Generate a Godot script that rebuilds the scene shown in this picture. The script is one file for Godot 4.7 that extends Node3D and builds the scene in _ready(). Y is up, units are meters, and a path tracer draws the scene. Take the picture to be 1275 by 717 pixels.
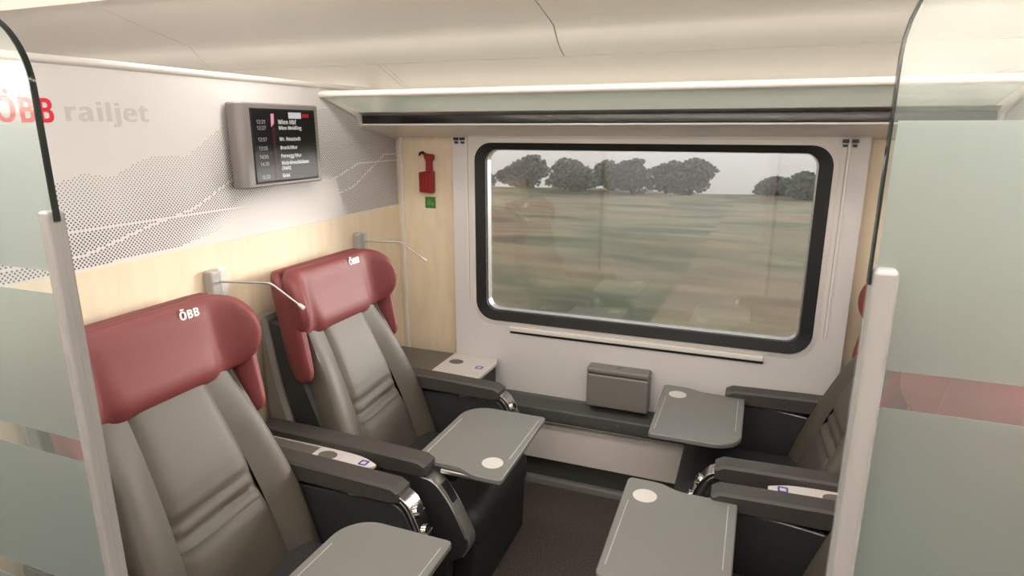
extends Node3D
# Business-class bay of a railway coach. Window wall at z = 0, x along the train, y up, metres.

var mats := {}
var taken := {}

# ------------------------------------------------------------------ set-up
func _ready():
	setup_camera()
	setup_light()
	make_materials()
	build_shell()
	build_ceiling()
	build_window_wall()
	build_opposite_wall()
	build_partition("wall_left", -0.12, 1.0)
	build_partition("wall_right", 2.10, -1.0)
	build_outside()
	build_rack()
	build_heater()
	build_seats()
	build_consoles()
	build_screens()
	build_monitor()
	build_reading_lamps()
	build_small_things()

func setup_camera():
	var cam := Camera3D.new()
	cam.name = "camera"
	cam.fov = rad_to_deg(2.0 * atan(358.5 / 780.0))
	cam.near = 0.02
	cam.far = 400.0
	add_child(cam)
	cam.position = Vector3(1.45, 1.56, 2.5)
	cam.rotation = Vector3(-atan(198.0 / 780.0), deg_to_rad(21.25), 0)
	cam.current = true

func setup_light():
	var e := Environment.new()
	e.tonemap_mode = Environment.TONE_MAPPER_LINEAR
	e.tonemap_exposure = 1.18
	e.background_mode = Environment.BG_SKY
	var sm := ProceduralSkyMaterial.new()
	sm.sky_top_color = Color(0.80, 0.82, 0.84)
	sm.sky_horizon_color = Color(0.93, 0.915, 0.90)
	sm.ground_horizon_color = Color(0.93, 0.915, 0.90)
	sm.ground_bottom_color = Color(0.55, 0.53, 0.48)
	sm.sky_curve = 0.2
	sm.ground_curve = 0.1
	var sky := Sky.new()
	sky.sky_material = sm
	e.sky = sky
	e.background_energy_multiplier = 1.25
	e.sdfgi_enabled = true
	e.ssao_enabled = true
	e.ssil_enabled = true
	var we := WorldEnvironment.new()
	we.name = "world"
	we.environment = e
	add_child(we)
	# low hazy sun that enters through the window from the right
	var sun := DirectionalLight3D.new()
	sun.name = "hazy_sun"
	sun.light_energy = 2.2
	sun.light_color = Color(1.0, 0.975, 0.945)
	sun.light_angular_distance = 22.0
	sun.shadow_enabled = true
	add_child(sun)
	sun.look_at_from_position(Vector3.ZERO, Vector3(-0.66, -0.16, 0.72))
	# unseen strips over the rack and on the opposite wall, placed to brighten the ceiling
	for q in [[0.09, 0.12], [OPP - 0.09, 6.0]]:
		var u := AreaLight3D.new()
		u.name = "unseen_cove_light"
		u.area_size = Vector2(LAMP_X1 - LAMP_X0, 0.05)
		u.area_normalize_energy = true
		u.light_energy = q[1]
		u.light_color = Color(1.0, 0.98, 0.955)
		u.area_range = 12.0
		u.area_attenuation = 2.0
		u.shadow_enabled = true
		add_child(u, true)
		u.position = Vector3((LAMP_X0 + LAMP_X1) / 2, 1.632, q[0])
		u.rotation = Vector3(PI / 2, 0, 0)
	# the two long ceiling lamps (their diffusers are built with the ceiling)
	for s in LAMPS:
		var l := AreaLight3D.new()
		l.name = "strip_light"
		l.area_size = Vector2(LAMP_X1 - LAMP_X0, 0.17)
		l.area_normalize_energy = true
		l.light_energy = s[1]
		l.light_color = Color(1.0, 0.98, 0.955)
		l.area_range = 12.0
		l.area_attenuation = 2.0
		l.shadow_enabled = true
		add_child(l, true)
		l.position = Vector3((LAMP_X0 + LAMP_X1) / 2, 1.990, s[0])
		l.rotation = Vector3(-PI / 2, 0, 0)

const LAMP_X0 := -3.0
const LAMP_X1 := 5.0
const LAMPS := [[0.90, 4.4], [2.02, 4.6]]
const ROOM_X0 := -3.1
const ROOM_X1 := 5.1
const OPP := 2.92

# ------------------------------------------------------------------ materials
func mat(key: String, c: Color, rough := 0.6, metal := 0.0) -> StandardMaterial3D:
	var m := StandardMaterial3D.new()
	m.albedo_color = c
	m.roughness = rough
	m.metallic = metal
	mats[key] = m
	return m

func noise_tex(freq: float, seed_: int, ramp_lo: Color, ramp_hi: Color, octaves := 4, size := 256, normal := false, strength := 4.0) -> NoiseTexture2D:
	var n := FastNoiseLite.new()
	n.seed = seed_
	n.frequency = freq
	n.fractal_octaves = octaves
	n.noise_type = FastNoiseLite.TYPE_SIMPLEX_SMOOTH
	var t := NoiseTexture2D.new()
	t.width = size
	t.height = size
	t.seamless = true
	t.noise = n
	if normal:
		t.as_normal_map = true
		t.bump_strength = strength
	else:
		var g := Gradient.new()
		g.set_color(0, ramp_lo)
		g.set_color(1, ramp_hi)
		t.color_ramp = g
	return t

func grained(m: StandardMaterial3D, freq: float, spread: float, scale: Vector3, seed_ := 1, bump := 0.0):
	m.albedo_texture = noise_tex(freq, seed_, Color(1 - spread, 1 - spread, 1 - spread), Color(1, 1, 1))
	m.uv1_triplanar = true
	m.uv1_scale = scale
	if bump > 0:
		m.normal_enabled = true
		m.normal_texture = noise_tex(freq, seed_ + 7, Color.BLACK, Color.WHITE, 3, 256, true, 3.0)
		m.normal_scale = bump

func make_materials():
	mat("panel", Color(0.82, 0.80, 0.79), 0.45)
	mat("ceiling", Color(0.935, 0.915, 0.88), 0.55)
	mat("white_board", Color(0.85, 0.835, 0.825), 0.5)
	mat("rail_white", Color(0.86, 0.84, 0.81), 0.3)
	var w := mat("wood", Color(0.915, 0.855, 0.755), 0.45)
	w.albedo_texture = wood_texture()
	w.uv1_triplanar = true
	w.uv1_scale = Vector3(0.9, 0.9, 0.9)
	var c := mat("carpet", Color(0.41, 0.36, 0.335), 0.95)
	grained(c, 0.06, 0.55, Vector3(9, 9, 9), 3, 0.8)
	var f := mat("fabric", Color(0.325, 0.285, 0.235), 0.6)
	grained(f, 0.12, 0.28, Vector3(14, 14, 14), 5, 0.5)
	f.metallic_specular = 1.0
	var k := mat("black_leather", Color(0.185, 0.185, 0.185), 0.55)
	grained(k, 0.08, 0.2, Vector3(12, 12, 12), 9, 0.25)
	var a := mat("arm_leather", Color(0.29, 0.27, 0.255), 0.5)
	grained(a, 0.1, 0.18, Vector3(14, 14, 14), 11, 0.25)
	var r := mat("red_leather", Color(0.48, 0.215, 0.215), 0.55)
	grained(r, 0.09, 0.12, Vector3(12, 12, 12), 13, 0.18)
	mat("shell_grey", Color(0.47, 0.45, 0.43), 0.5)
	mat("dark_plastic", Color(0.20, 0.20, 0.20), 0.45)
	mat("mid_plastic", Color(0.40, 0.39, 0.365), 0.42)
	var t := mat("table", Color(0.47, 0.465, 0.45), 0.4)
	grained(t, 0.15, 0.05, Vector3(10, 10, 10), 17, 0.06)
	mat("table_line", Color(0.66, 0.66, 0.64), 0.35)
	mat("pale_disc", Color(0.80, 0.78, 0.755), 0.5)
	mat("console_grey", Color(0.40, 0.375, 0.35), 0.5)
	mat("console_white", Color(0.80, 0.77, 0.755), 0.4)
	mat("blue_ink", Color(0.27, 0.22, 0.62), 0.5)
	mat("chrome", Color(0.82, 0.81, 0.80), 0.16, 1.0)
	mat("satin_metal", Color(0.74, 0.73, 0.72), 0.33, 0.9)
	mat("black_rubber", Color(0.04, 0.035, 0.035), 0.6)
	mat("black_gloss", Color(0.10, 0.08, 0.085), 0.15)
	mat("post", Color(0.62, 0.605, 0.595), 0.35, 0.25)
	mat("glass_edge", Color(0.10, 0.12, 0.11), 0.1)
	var g := mat("clear_glass", Color(0.86, 0.94, 0.91, 0.06), 0.03)
	g.transparency = BaseMaterial3D.TRANSPARENCY_ALPHA
	g = mat("window_glass", Color(0.30, 0.31, 0.29, 0.06), 0.02)
	g.transparency = BaseMaterial3D.TRANSPARENCY_ALPHA
	g = mat("frost", Color(0.855, 0.90, 0.885, 0.10), 0.45)
	g.refraction_enabled = true
	g.refraction_scale = 0.05
	g = mat("shelf_glass", Color(0.86, 0.91, 0.885, 0.38), 0.4)
	g.transparency = BaseMaterial3D.TRANSPARENCY_ALPHA
	g.backlight_enabled = true
	g.backlight = Color(0.8, 0.86, 0.82)
	mat("bin_grey", Color(0.47, 0.45, 0.43), 0.42)
	mat("heater_dark", Color(0.27, 0.275, 0.255), 0.5)
	mat("heater_pale", Color(0.80, 0.765, 0.745), 0.32)
	mat("red_plastic", Color(0.56, 0.10, 0.12), 0.35)
	mat("green_sign", Color(0.25, 0.47, 0.20), 0.5)
	mat("green_pale", Color(0.45, 0.62, 0.35), 0.5)
	mat("monitor_case", Color(0.51, 0.485, 0.475), 0.4, 0.15)
	mat("seam", Color(0.68, 0.65, 0.61), 0.7)
	mat("lamp_grey", Color(0.64, 0.62, 0.60), 0.4)
	mat("lamp_light_grey", Color(0.80, 0.79, 0.78), 0.4)
	mat("ink_red", Color(0.84, 0.14, 0.22), 0.5)
	mat("ink_grey", Color(0.77, 0.755, 0.745), 0.4)
	mat("ink_white", Color(0.95, 0.93, 0.92), 0.5)
	var d := mat("diffuser", Color(0.95, 0.92, 0.88), 0.6)
	d.emission_enabled = true
	d.emission = Color(1.0, 0.94, 0.86)
	d.emission_energy_multiplier = 0.62
	d = mat("display_black", Color(0.02, 0.018, 0.018), 0.3)
	for q in [["lit_white", Color(0.9, 0.9, 0.88), 0.6], ["lit_dim", Color(0.75, 0.70, 0.73), 0.45], ["lit_red", Color(0.85, 0.12, 0.2), 0.4], ["lit_maroon", Color(0.35, 0.05, 0.09), 0.3], ["lit_pink", Color(0.9, 0.6, 0.68), 0.8]]:
		d = mat(q[0], Color(0.05, 0.05, 0.05), 0.3)
		d.emission_enabled = true
		d.emission = q[1]
		d.emission_energy_multiplier = q[2]
	# outdoors
	var fl := mat("field", Color(0.53, 0.485, 0.375), 1.0)
	fl.albedo_texture = field_texture()
	fl.uv1_scale = Vector3(1, 1, 1)
	mat("tree_dark", Color(0.47, 0.47, 0.455), 1.0)  # distance haze is toned into the grey leaf colours
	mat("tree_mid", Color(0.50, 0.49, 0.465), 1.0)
	mat("trunk", Color(0.30, 0.27, 0.24), 1.0)
	mat("bush", Color(0.55, 0.56, 0.43), 1.0)

func wood_texture() -> ImageTexture:
	var img := Image.create(256, 512, false, Image.FORMAT_RGB8)
	var n := FastNoiseLite.new()
	n.seed = 21
	n.frequency = 0.02
	n.fractal_octaves = 4
	for y in 512:
		for x in 256:
			# blended at the borders so the tile repeats
			var v := n.get_noise_2d(x * 4.0, y * 0.35)
			var v2 := n.get_noise_2d((x - 256) * 4.0, y * 0.35)
			var k := clampf((x - 216) / 40.0, 0, 1)
			v = lerpf(v, v2, k)
			var s := 0.975 + 0.035 * v
			img.set_pixel(x, y, Color(s, s * 0.99, s * 0.975))
	img.generate_mipmaps()
	return ImageTexture.create_from_image(img)

func field_texture() -> ImageTexture:
	var img := Image.create(512, 512, false, Image.FORMAT_RGB8)
	var n := FastNoiseLite.new()
	n.seed = 5
	n.frequency = 0.01
	n.fractal_octaves = 5
	for y in 512:
		for x in 512:
			var v := n.get_noise_2d(x * 1.1, y * 3.0)
			var q := n.get_noise_2d(x * 0.6 + 900, y * 0.9 + 300)
			var s := 0.90 + 0.22 * v - 0.22 * smoothstep(0.05, 0.4, q)
			img.set_pixel(x, y, Color(s * (0.98 - 0.20 * q), s, s * (0.95 - 0.10 * q)))
	return ImageTexture.create_from_image(img)

# ------------------------------------------------------------------ node helpers
func numbered(n: String) -> String:
	if not taken.has(n):
		taken[n] = 0
		return n
	taken[n] += 1
	return "%s_%03d" % [n, taken[n]]

func thing(called: String, label: String, category: String, group := "", at := Vector3.ZERO, turn := 0.0) -> Node3D:
	var o := Node3D.new()
	o.name = numbered(called)
	add_child(o)
	o.position = at
	o.rotation.y = turn
	o.set_meta("label", label)
	o.set_meta("category", category)
	if group != "":
		o.set_meta("group", group)
	return o

func structure(called: String, label := "") -> Node3D:
	var o := Node3D.new()
	o.name = called
	add_child(o)
	o.set_meta("kind", "structure")
	if label != "":
		o.set_meta("label", label)
	return o

func put(parent: Node, called: String, mesh: Mesh, material: String, label := "") -> MeshInstance3D:
	var o := MeshInstance3D.new()
	o.name = called
	o.mesh = mesh
	o.material_override = mats[material]
	parent.add_child(o, true)
	if label != "":
		o.set_meta("label", label)
	return o

# ------------------------------------------------------------------ geometry helpers
class Geo:
	var v := PackedVector3Array()
	var i := PackedInt32Array()
	var uv := PackedVector2Array()
	func add(vs: PackedVector3Array, ids: PackedInt32Array):
		var b := v.size()
		v.append_array(vs)
		for k in ids:
			i.append(b + k)
	func tri(a: Vector3, b: Vector3, c: Vector3):
		add(PackedVector3Array([a, b, c]), PackedInt32Array([0, 1, 2]))
	func quad(a: Vector3, b: Vector3, c: Vector3, d: Vector3):
		add(PackedVector3Array([a, b, c, d]), PackedInt32Array([0, 1, 2, 0, 2, 3]))
	func join(g: Geo, t := Transform3D.IDENTITY) -> Geo:
		var vs := PackedVector3Array()
		for p in g.v:
			vs.append(t * p)
		add(vs, g.i)
		return self
	func moved(t: Transform3D) -> Geo:
		for k in v.size():
			v[k] = t * v[k]
		return self
	func outward() -> Geo:
		# closed mesh: make front faces clockwise seen from outside
		var vol := 0.0
		for t in range(0, i.size(), 3):
			vol += v[i[t]].dot(v[i[t + 1]].cross(v[i[t + 2]]))
		if vol > 0:
			for t in range(0, i.size(), 3):
				var s := i[t + 1]
				i[t + 1] = i[t + 2]
				i[t + 2] = s
		return self

func key3(p: Vector3) -> Vector3i:
	return Vector3i(roundi(p.x * 20000), roundi(p.y * 20000), roundi(p.z * 20000))

func finish(g: Geo, angle := 38.0) -> ArrayMesh:
	var nt := g.i.size() / 3
	var fn := PackedVector3Array()
	fn.resize(nt)
	var near := {}
	for t in nt:
		var a := g.v[g.i[t * 3]]
		var b := g.v[g.i[t * 3 + 1]]
		var c := g.v[g.i[t * 3 + 2]]
		fn[t] = (c - a).cross(b - a)
		for q in [a, b, c]:
			var k := key3(q)
			if near.has(k):
				near[k].append(t)
			else:
				near[k] = [t]
	var lim := cos(deg_to_rad(angle))
	var vs := PackedVector3Array()
	var ns := PackedVector3Array()
	var us := PackedVector2Array()
	for t in nt:
		var f := fn[t]
		if f.length() < 1e-12:
			continue
		var fu := f.normalized()
		for q in 3:
			var id := g.i[t * 3 + q]
			var p := g.v[id]
			var s := Vector3.ZERO
			for o in near[key3(p)]:
				var w: Vector3 = fn[o]
				if w.length() > 1e-12 and w.normalized().dot(fu) >= lim:
					s += w
			vs.append(p)
			ns.append(s.normalized() if s.length() > 1e-12 else fu)
			if g.uv.size() > id:
				us.append(g.uv[id])
	var arr := []
	arr.resize(Mesh.ARRAY_MAX)
	arr[Mesh.ARRAY_VERTEX] = vs
	arr[Mesh.ARRAY_NORMAL] = ns
	if us.size() == vs.size():
		arr[Mesh.ARRAY_TEX_UV] = us
	var m := ArrayMesh.new()
	m.add_surface_from_arrays(Mesh.PRIMITIVE_TRIANGLES, arr)
	return m

# box from corner to corner with small chamfers / rounded edges
func rbox(lo: Vector3, hi: Vector3, r := 0.004, n := 2) -> Geo:
	var g := Geo.new()
	var h := (hi - lo) / 2
	var c := (hi + lo) / 2
	r = minf(r, minf(h.x, minf(h.y, h.z)) * 0.98)
	var lat := []
	for k in n + 1:
		lat.append([-PI / 2 + PI / 2 * k / n, -1])
	for k in n + 1:
		lat.append([PI / 2 * k / n, 1])
	var lon := []
	for q in 4:
		for k in n + 1:
			lon.append([PI / 2 * q + PI / 2 * k / n, q])
	var sx := [1, -1, -1, 1]
	var sz := [1, 1, -1, -1]
	var vs := PackedVector3Array()
	for a in lat:
		for b in lon:
			var d := Vector3(cos(a[0]) * cos(b[0]), sin(a[0]), cos(a[0]) * sin(b[0]))
			vs.append(c + d * r + Vector3(sx[b[1]] * (h.x - r), a[1] * (h.y - r), sz[b[1]] * (h.z - r)))
	var ids := PackedInt32Array()
	var nl := lon.size()
	for y in lat.size() - 1:
		for x in nl:
			var p := y * nl + x
			var q := y * nl + (x + 1) % nl
			ids.append_array([p, q, q + nl, p, q + nl, p + nl])
	# caps
	for row in [0, lat.size() - 1]:
		for x in range(1, nl - 1):
			ids.append_array([row * nl, row * nl + x, row * nl + x + 1] if row == 0 else [row * nl, row * nl + x + 1, row * nl + x])
	g.add(vs, ids)
	return g.outward()

# polygon in (a, b) extruded from w0 to w1 along the axis ("z": a=x b=y, "y": a=x b=z, "x": a=z b=y), bevelled by e
func prism(poly: PackedVector2Array, w0: float, w1: float, axis := "z", e := 0.0) -> Geo:
	var g := Geo.new()
	poly = poly.duplicate()
	if Geometry2D.is_polygon_clockwise(poly):
		poly.reverse()
	var n := poly.size()
	var inner := poly
	if e > 0:
		inner = PackedVector2Array()
		for k in n:
			var p := poly[k]
			var d1 := (p - poly[(k + n - 1) % n]).normalized()
			var d2 := (poly[(k + 1) % n] - p).normalized()
			var n1 := Vector2(-d1.y, d1.x)
			var n2 := Vector2(-d2.y, d2.x)
			var m := (n1 + n2).normalized()
			inner.append(p + m * e / maxf(0.5, m.dot(n1)))
	var levels := [[inner, w0]] if e > 0 else []
	levels.append([poly, w0 + e])
	levels.append([poly, w1 - e])
	if e > 0:
		levels.append([inner, w1])
	var vs := PackedVector3Array()
	for l in levels:
		for p in l[0]:
			vs.append(on_axis(p, l[1], axis))
	var ids := PackedInt32Array()
	for y in levels.size() - 1:
		for x in n:
			var p := y * n + x
			var q := y * n + (x + 1) % n
			ids.append_array([p, q, q + n, p, q + n, p + n])
	var cap := Geometry2D.triangulate_polygon(inner)
	if cap.is_empty():
		cap = Geometry2D.triangulate_polygon(poly)
	var last := (levels.size() - 1) * n
	for t in range(0, cap.size(), 3):
		# triangulate_polygon may return either winding: order each triangle explicitly
		var a := cap[t]
		var b := cap[t + 1]
		var c := cap[t + 2]
		if (inner[b] - inner[a]).cross(inner[c] - inner[a]) < 0:
			var s := b
			b = c
			c = s
		ids.append_array([a, c, b])
		ids.append_array([last + a, last + b, last + c])
	g.add(vs, ids)
	return g.outward()

func on_axis(p: Vector2, w: float, axis: String) -> Vector3:
	if axis == "z":
		return Vector3(p.x, p.y, w)
	if axis == "y":
		return Vector3(p.x, w, p.y)
	return Vector3(w, p.y, p.x)

func v2(flat: Array) -> PackedVector2Array:
	var o := PackedVector2Array()
	for k in range(0, flat.size(), 2):
		o.append(Vector2(flat[k], flat[k + 1]))
	return o

# rounded rectangle with a radius for each corner (lo-lo, hi-lo, hi-hi, lo-hi)
func round_rect(lo: Vector2, hi: Vector2, r: Array, n := 8) -> PackedVector2Array:
	var o := PackedVector2Array()
	var cs := [Vector2(lo.x, lo.y), Vector2(hi.x, lo.y), Vector2(hi.x, hi.y), Vector2(lo.x, hi.y)]
	var sg := [Vector2(1, 1), Vector2(-1, 1), Vector2(-1, -1), Vector2(1, -1)]
	var st := [PI, 1.5 * PI, 0.0, 0.5 * PI]
	for q in 4:
		var rad: float = maxf(r[q], 0.0002)
		var c: Vector2 = cs[q] + sg[q] * rad
		for k in n + 1:
			var a: float = st[q] + PI / 2 * k / n
			o.append(c + Vector2(cos(a), sin(a)) * rad)
	return o

# frame between two outlines of equal point count, extruded along z
func frame(outer: PackedVector2Array, inner: PackedVector2Array, z0: float, z1: float, outer_front := 0.0, inner_front := 0.0) -> Geo:
	var g := Geo.new()
	var n := outer.size()
	var loops := [[outer, z0], [outer, z1 + outer_front], [inner, z1 + inner_front], [inner, z0]]
	for l in 4:
		var a = loops[l]
		var b = loops[(l + 1) % 4]
		for k in n:
			var k2 := (k + 1) % n
			g.quad(Vector3(a[0][k].x, a[0][k].y, a[1]), Vector3(a[0][k2].x, a[0][k2].y, a[1]), Vector3(b[0][k2].x, b[0][k2].y, b[1]), Vector3(b[0][k].x, b[0][k].y, b[1]))
	return g.outward()

# band of a given thickness along an open line, extruded along z
func ribbon(line: PackedVector2Array, thick: float, w0: float, w1: float, e := 0.0) -> Geo:
	var back := PackedVector2Array()
	for k in line.size():
		var d := (line[mini(k + 1, line.size() - 1)] - line[maxi(k - 1, 0)]).normalized()
		back.append(line[k] - Vector2(-d.y, d.x) * thick)
	var poly := line.duplicate()
	for k in range(back.size() - 1, -1, -1):
		poly.append(back[k])
	return prism(poly, w0, w1, "z", e)

func smooth_line(p: PackedVector2Array, n := 6) -> PackedVector2Array:
	var o := PackedVector2Array()
	for k in p.size() - 1:
		for s in n:
			o.append(p[k].cubic_interpolate(p[k + 1], p[maxi(k - 1, 0)], p[mini(k + 2, p.size() - 1)], float(s) / n))
	o.append(p[p.size() - 1])
	return o

func tube(path: Array, radii, sides := 10) -> Geo:
	var g := Geo.new()
	var n := path.size()
	var vs := PackedVector3Array()
	var up := Vector3.UP
	for k in n:
		var d: Vector3 = (path[mini(k + 1, n - 1)] - path[maxi(k - 1, 0)]).normalized()
		var u := up if absf(d.dot(up)) < 0.95 else Vector3.RIGHT
		var a := d.cross(u).normalized()
		var b := a.cross(d).normalized()
		var r: float = radii[k] if radii is Array else radii
		for s in sides:
			var t := TAU * s / sides
			vs.append(path[k] + (a * cos(t) + b * sin(t)) * r)
	var ids := PackedInt32Array()
	for k in n - 1:
		for s in sides:
			var p := k * sides + s
			var q := k * sides + (s + 1) % sides
			ids.append_array([p, q, q + sides, p, q + sides, p + sides])
	for s in range(1, sides - 1):
		ids.append_array([0, s + 1, s])
		var l := (n - 1) * sides
		ids.append_array([l, l + s, l + s + 1])
	g.add(vs, ids)
	return g.outward()

func disc(c: Vector3, axis: Vector3, r: float, h: float, sides := 24) -> Geo:
	return tube([c, c + axis * (h - 0.0008), c + axis * h], [r, r, r * 0.96], sides)

# grid surface from a function (u, v in 0..1); closed_u wraps
func sheet(f: Callable, nu: int, nv: int, closed_u := false) -> Geo:
	var g := Geo.new()
	var vs := PackedVector3Array()
	var row := nu if closed_u else nu + 1
	for y in nv + 1:
		for x in row:
			vs.append(f.call(float(x) / nu, float(y) / nv))
	var ids := PackedInt32Array()
	for y in nv:
		for x in nu:
			var p := y * row + x
			var q := y * row + ((x + 1) % row)
			ids.append_array([p, q, q + row, p, q + row, p + row])
	g.add(vs, ids)
	return g

func text_mesh(s: String, size: float, depth := 0.0012, bold := true) -> TextMesh:
	var f := SystemFont.new()
	f.font_names = PackedStringArray(["Droid Sans"])
	f.font_weight = 700 if bold else 400
	var t := TextMesh.new()
	t.text = s
	t.font = f
	t.font_size = 64
	t.pixel_size = size / 64.0
	t.depth = depth
	t.horizontal_alignment = HORIZONTAL_ALIGNMENT_LEFT
	t.vertical_alignment = VERTICAL_ALIGNMENT_CENTER
	return t

# ------------------------------------------------------------------ room shell
func build_shell():
	var o := structure("floor", "dark brown carpet on the coach floor")
	put(o, "carpet", finish(rbox(Vector3(ROOM_X0, -0.06, -0.12), Vector3(ROOM_X1, 0.0, OPP + 0.05), 0.002, 1)), "carpet")
	o = structure("wall_far_end")
	put(o, "board", finish(rbox(Vector3(ROOM_X0 - 0.05, -0.06, -0.14), Vector3(ROOM_X0, 2.2, OPP + 0.14), 0.002, 1)), "panel")
	o = structure("wall_near_end")
	put(o, "board", finish(rbox(Vector3(ROOM_X1, -0.06, -0.14), Vector3(ROOM_X1 + 0.05, 2.2, OPP + 0.14), 0.002, 1)), "panel")

const SEAMS := [-2.44, -0.835, 0.77, 2.375, 3.98]

func ceiling_profile() -> PackedVector2Array:
	# (z, y) from the window wall to the lamp slot
	return v2([-0.02, 1.70, 0.09, 1.752, 0.235, 1.808, 0.29, 1.829, 0.325, 1.850, 0.348, 1.874, 0.368, 1.892, 0.41, 1.905, 0.50, 1.926, 0.62, 1.953, 0.72, 1.978, 0.795, 1.998])

func strip(profile: PackedVector2Array, x0: float, x1: float, thick: float, flip := false) -> Geo:
	# a panel that follows the profile (z, y), from x0 to x1, as a closed slab
	var poly := PackedVector2Array()
	for p in profile:
		poly.append(Vector2(OPP - p.x if flip else p.x, p.y))
	for k in range(profile.size() - 1, -1, -1):
		var d := (profile[mini(k + 1, profile.size() - 1)] - profile[maxi(k - 1, 0)]).normalized()
		var q := profile[k] + Vector2(-d.y, d.x) * thick
		poly.append(Vector2(OPP - q.x if flip else q.x, q.y))
	return prism(poly, x0, x1, "x", 0.0)

func build_ceiling():
	var o := structure("ceiling", "cream curved ceiling panels with narrow joints")
	var prof := ceiling_profile()
	var low := PackedVector2Array(prof.slice(0, 3))
	var high := PackedVector2Array(prof.slice(2))
	high[0] = high[0] + (high[1] - high[0]).normalized() * 0.004
	var edges := [ROOM_X0] + SEAMS + [ROOM_X1]
	for side in [false, true]:
		for k in edges.size() - 1:
			var a: float = edges[k] + 0.0022
			var b: float = edges[k + 1] - 0.0022
			put(o, "cove_panel", finish(strip(high, a, b, 0.012, side)), "ceiling")
		var cuts := [ROOM_X0, -0.005, 0.02, ROOM_X1]
		for k in 3:
			put(o, "shelf_back_panel", finish(strip(low, cuts[k] + 0.0015, cuts[k + 1] - 0.0015, 0.012, side)), "ceiling")
	# centre panels between the two lamps
	var zc0 := 1.005
	var zc1 := OPP - 1.005
	for k in edges.size() - 1:
		put(o, "centre_panel", finish(rbox(Vector3(edges[k] + 0.002, 2.004, zc0), Vector3(edges[k + 1] - 0.002, 2.02, zc1), 0.004, 2)), "ceiling")
	put(o, "roof", finish(rbox(Vector3(ROOM_X0 - 0.05, 2.10, -0.14), Vector3(ROOM_X1 + 0.05, 2.16, OPP + 0.14), 0.002, 1)), "ceiling")
	# dark backing that shows in the joints
	for side in [false, true]:
		var back := PackedVector2Array()
		for p in prof:
			back.append(p + Vector2(-0.012, 0.02))
		put(o, "joint_backing", finish(strip(back, ROOM_X0, ROOM_X1, 0.006, side)), "seam")
	for q in [[0.09, "unseen slim light strip on top of the luggage rack over the window, placed to light the ceiling"], [OPP - 0.09, "slim light strip out of view high on the opposite wall, placed to light the ceiling"]]:
		var st := thing("unseen_cove_strip", q[1], "lamp", "", Vector3(0, 0, q[0]))  # body of an unseen uplight that brightens the ceiling
		put(st, "diffuser", finish(rbox(Vector3(LAMP_X0, 1.620, -0.025), Vector3(LAMP_X1, 1.630, 0.025), 0.003, 2)), "diffuser")
		put(st, "tray", finish(rbox(Vector3(LAMP_X0, 1.606, -0.03), Vector3(LAMP_X1, 1.6195, 0.03), 0.003, 1)), "rail_white")
	var n := 0
	for s in LAMPS:
		var words: String = ["long ceiling lamp strip running above the window seats", "long ceiling lamp strip on the viewer's side, outside the picture"][n]
		var l := thing("ceiling_lamp", words, "lamp", "", Vector3(0, 0, s[0]))
		put(l, "diffuser", finish(rbox(Vector3(LAMP_X0, 1.996, -0.098), Vector3(LAMP_X1, 2.014, 0.098), 0.008, 3)), "diffuser")
		put(l, "housing", finish(rbox(Vector3(LAMP_X0, 2.015, -0.09), Vector3(LAMP_X1, 2.07, 0.09), 0.004, 1)), "rail_white")
		n += 1

const WIN_LO := Vector2(0.311, 0.727)
const WIN_HI := Vector2(1.69, 1.502)

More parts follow.
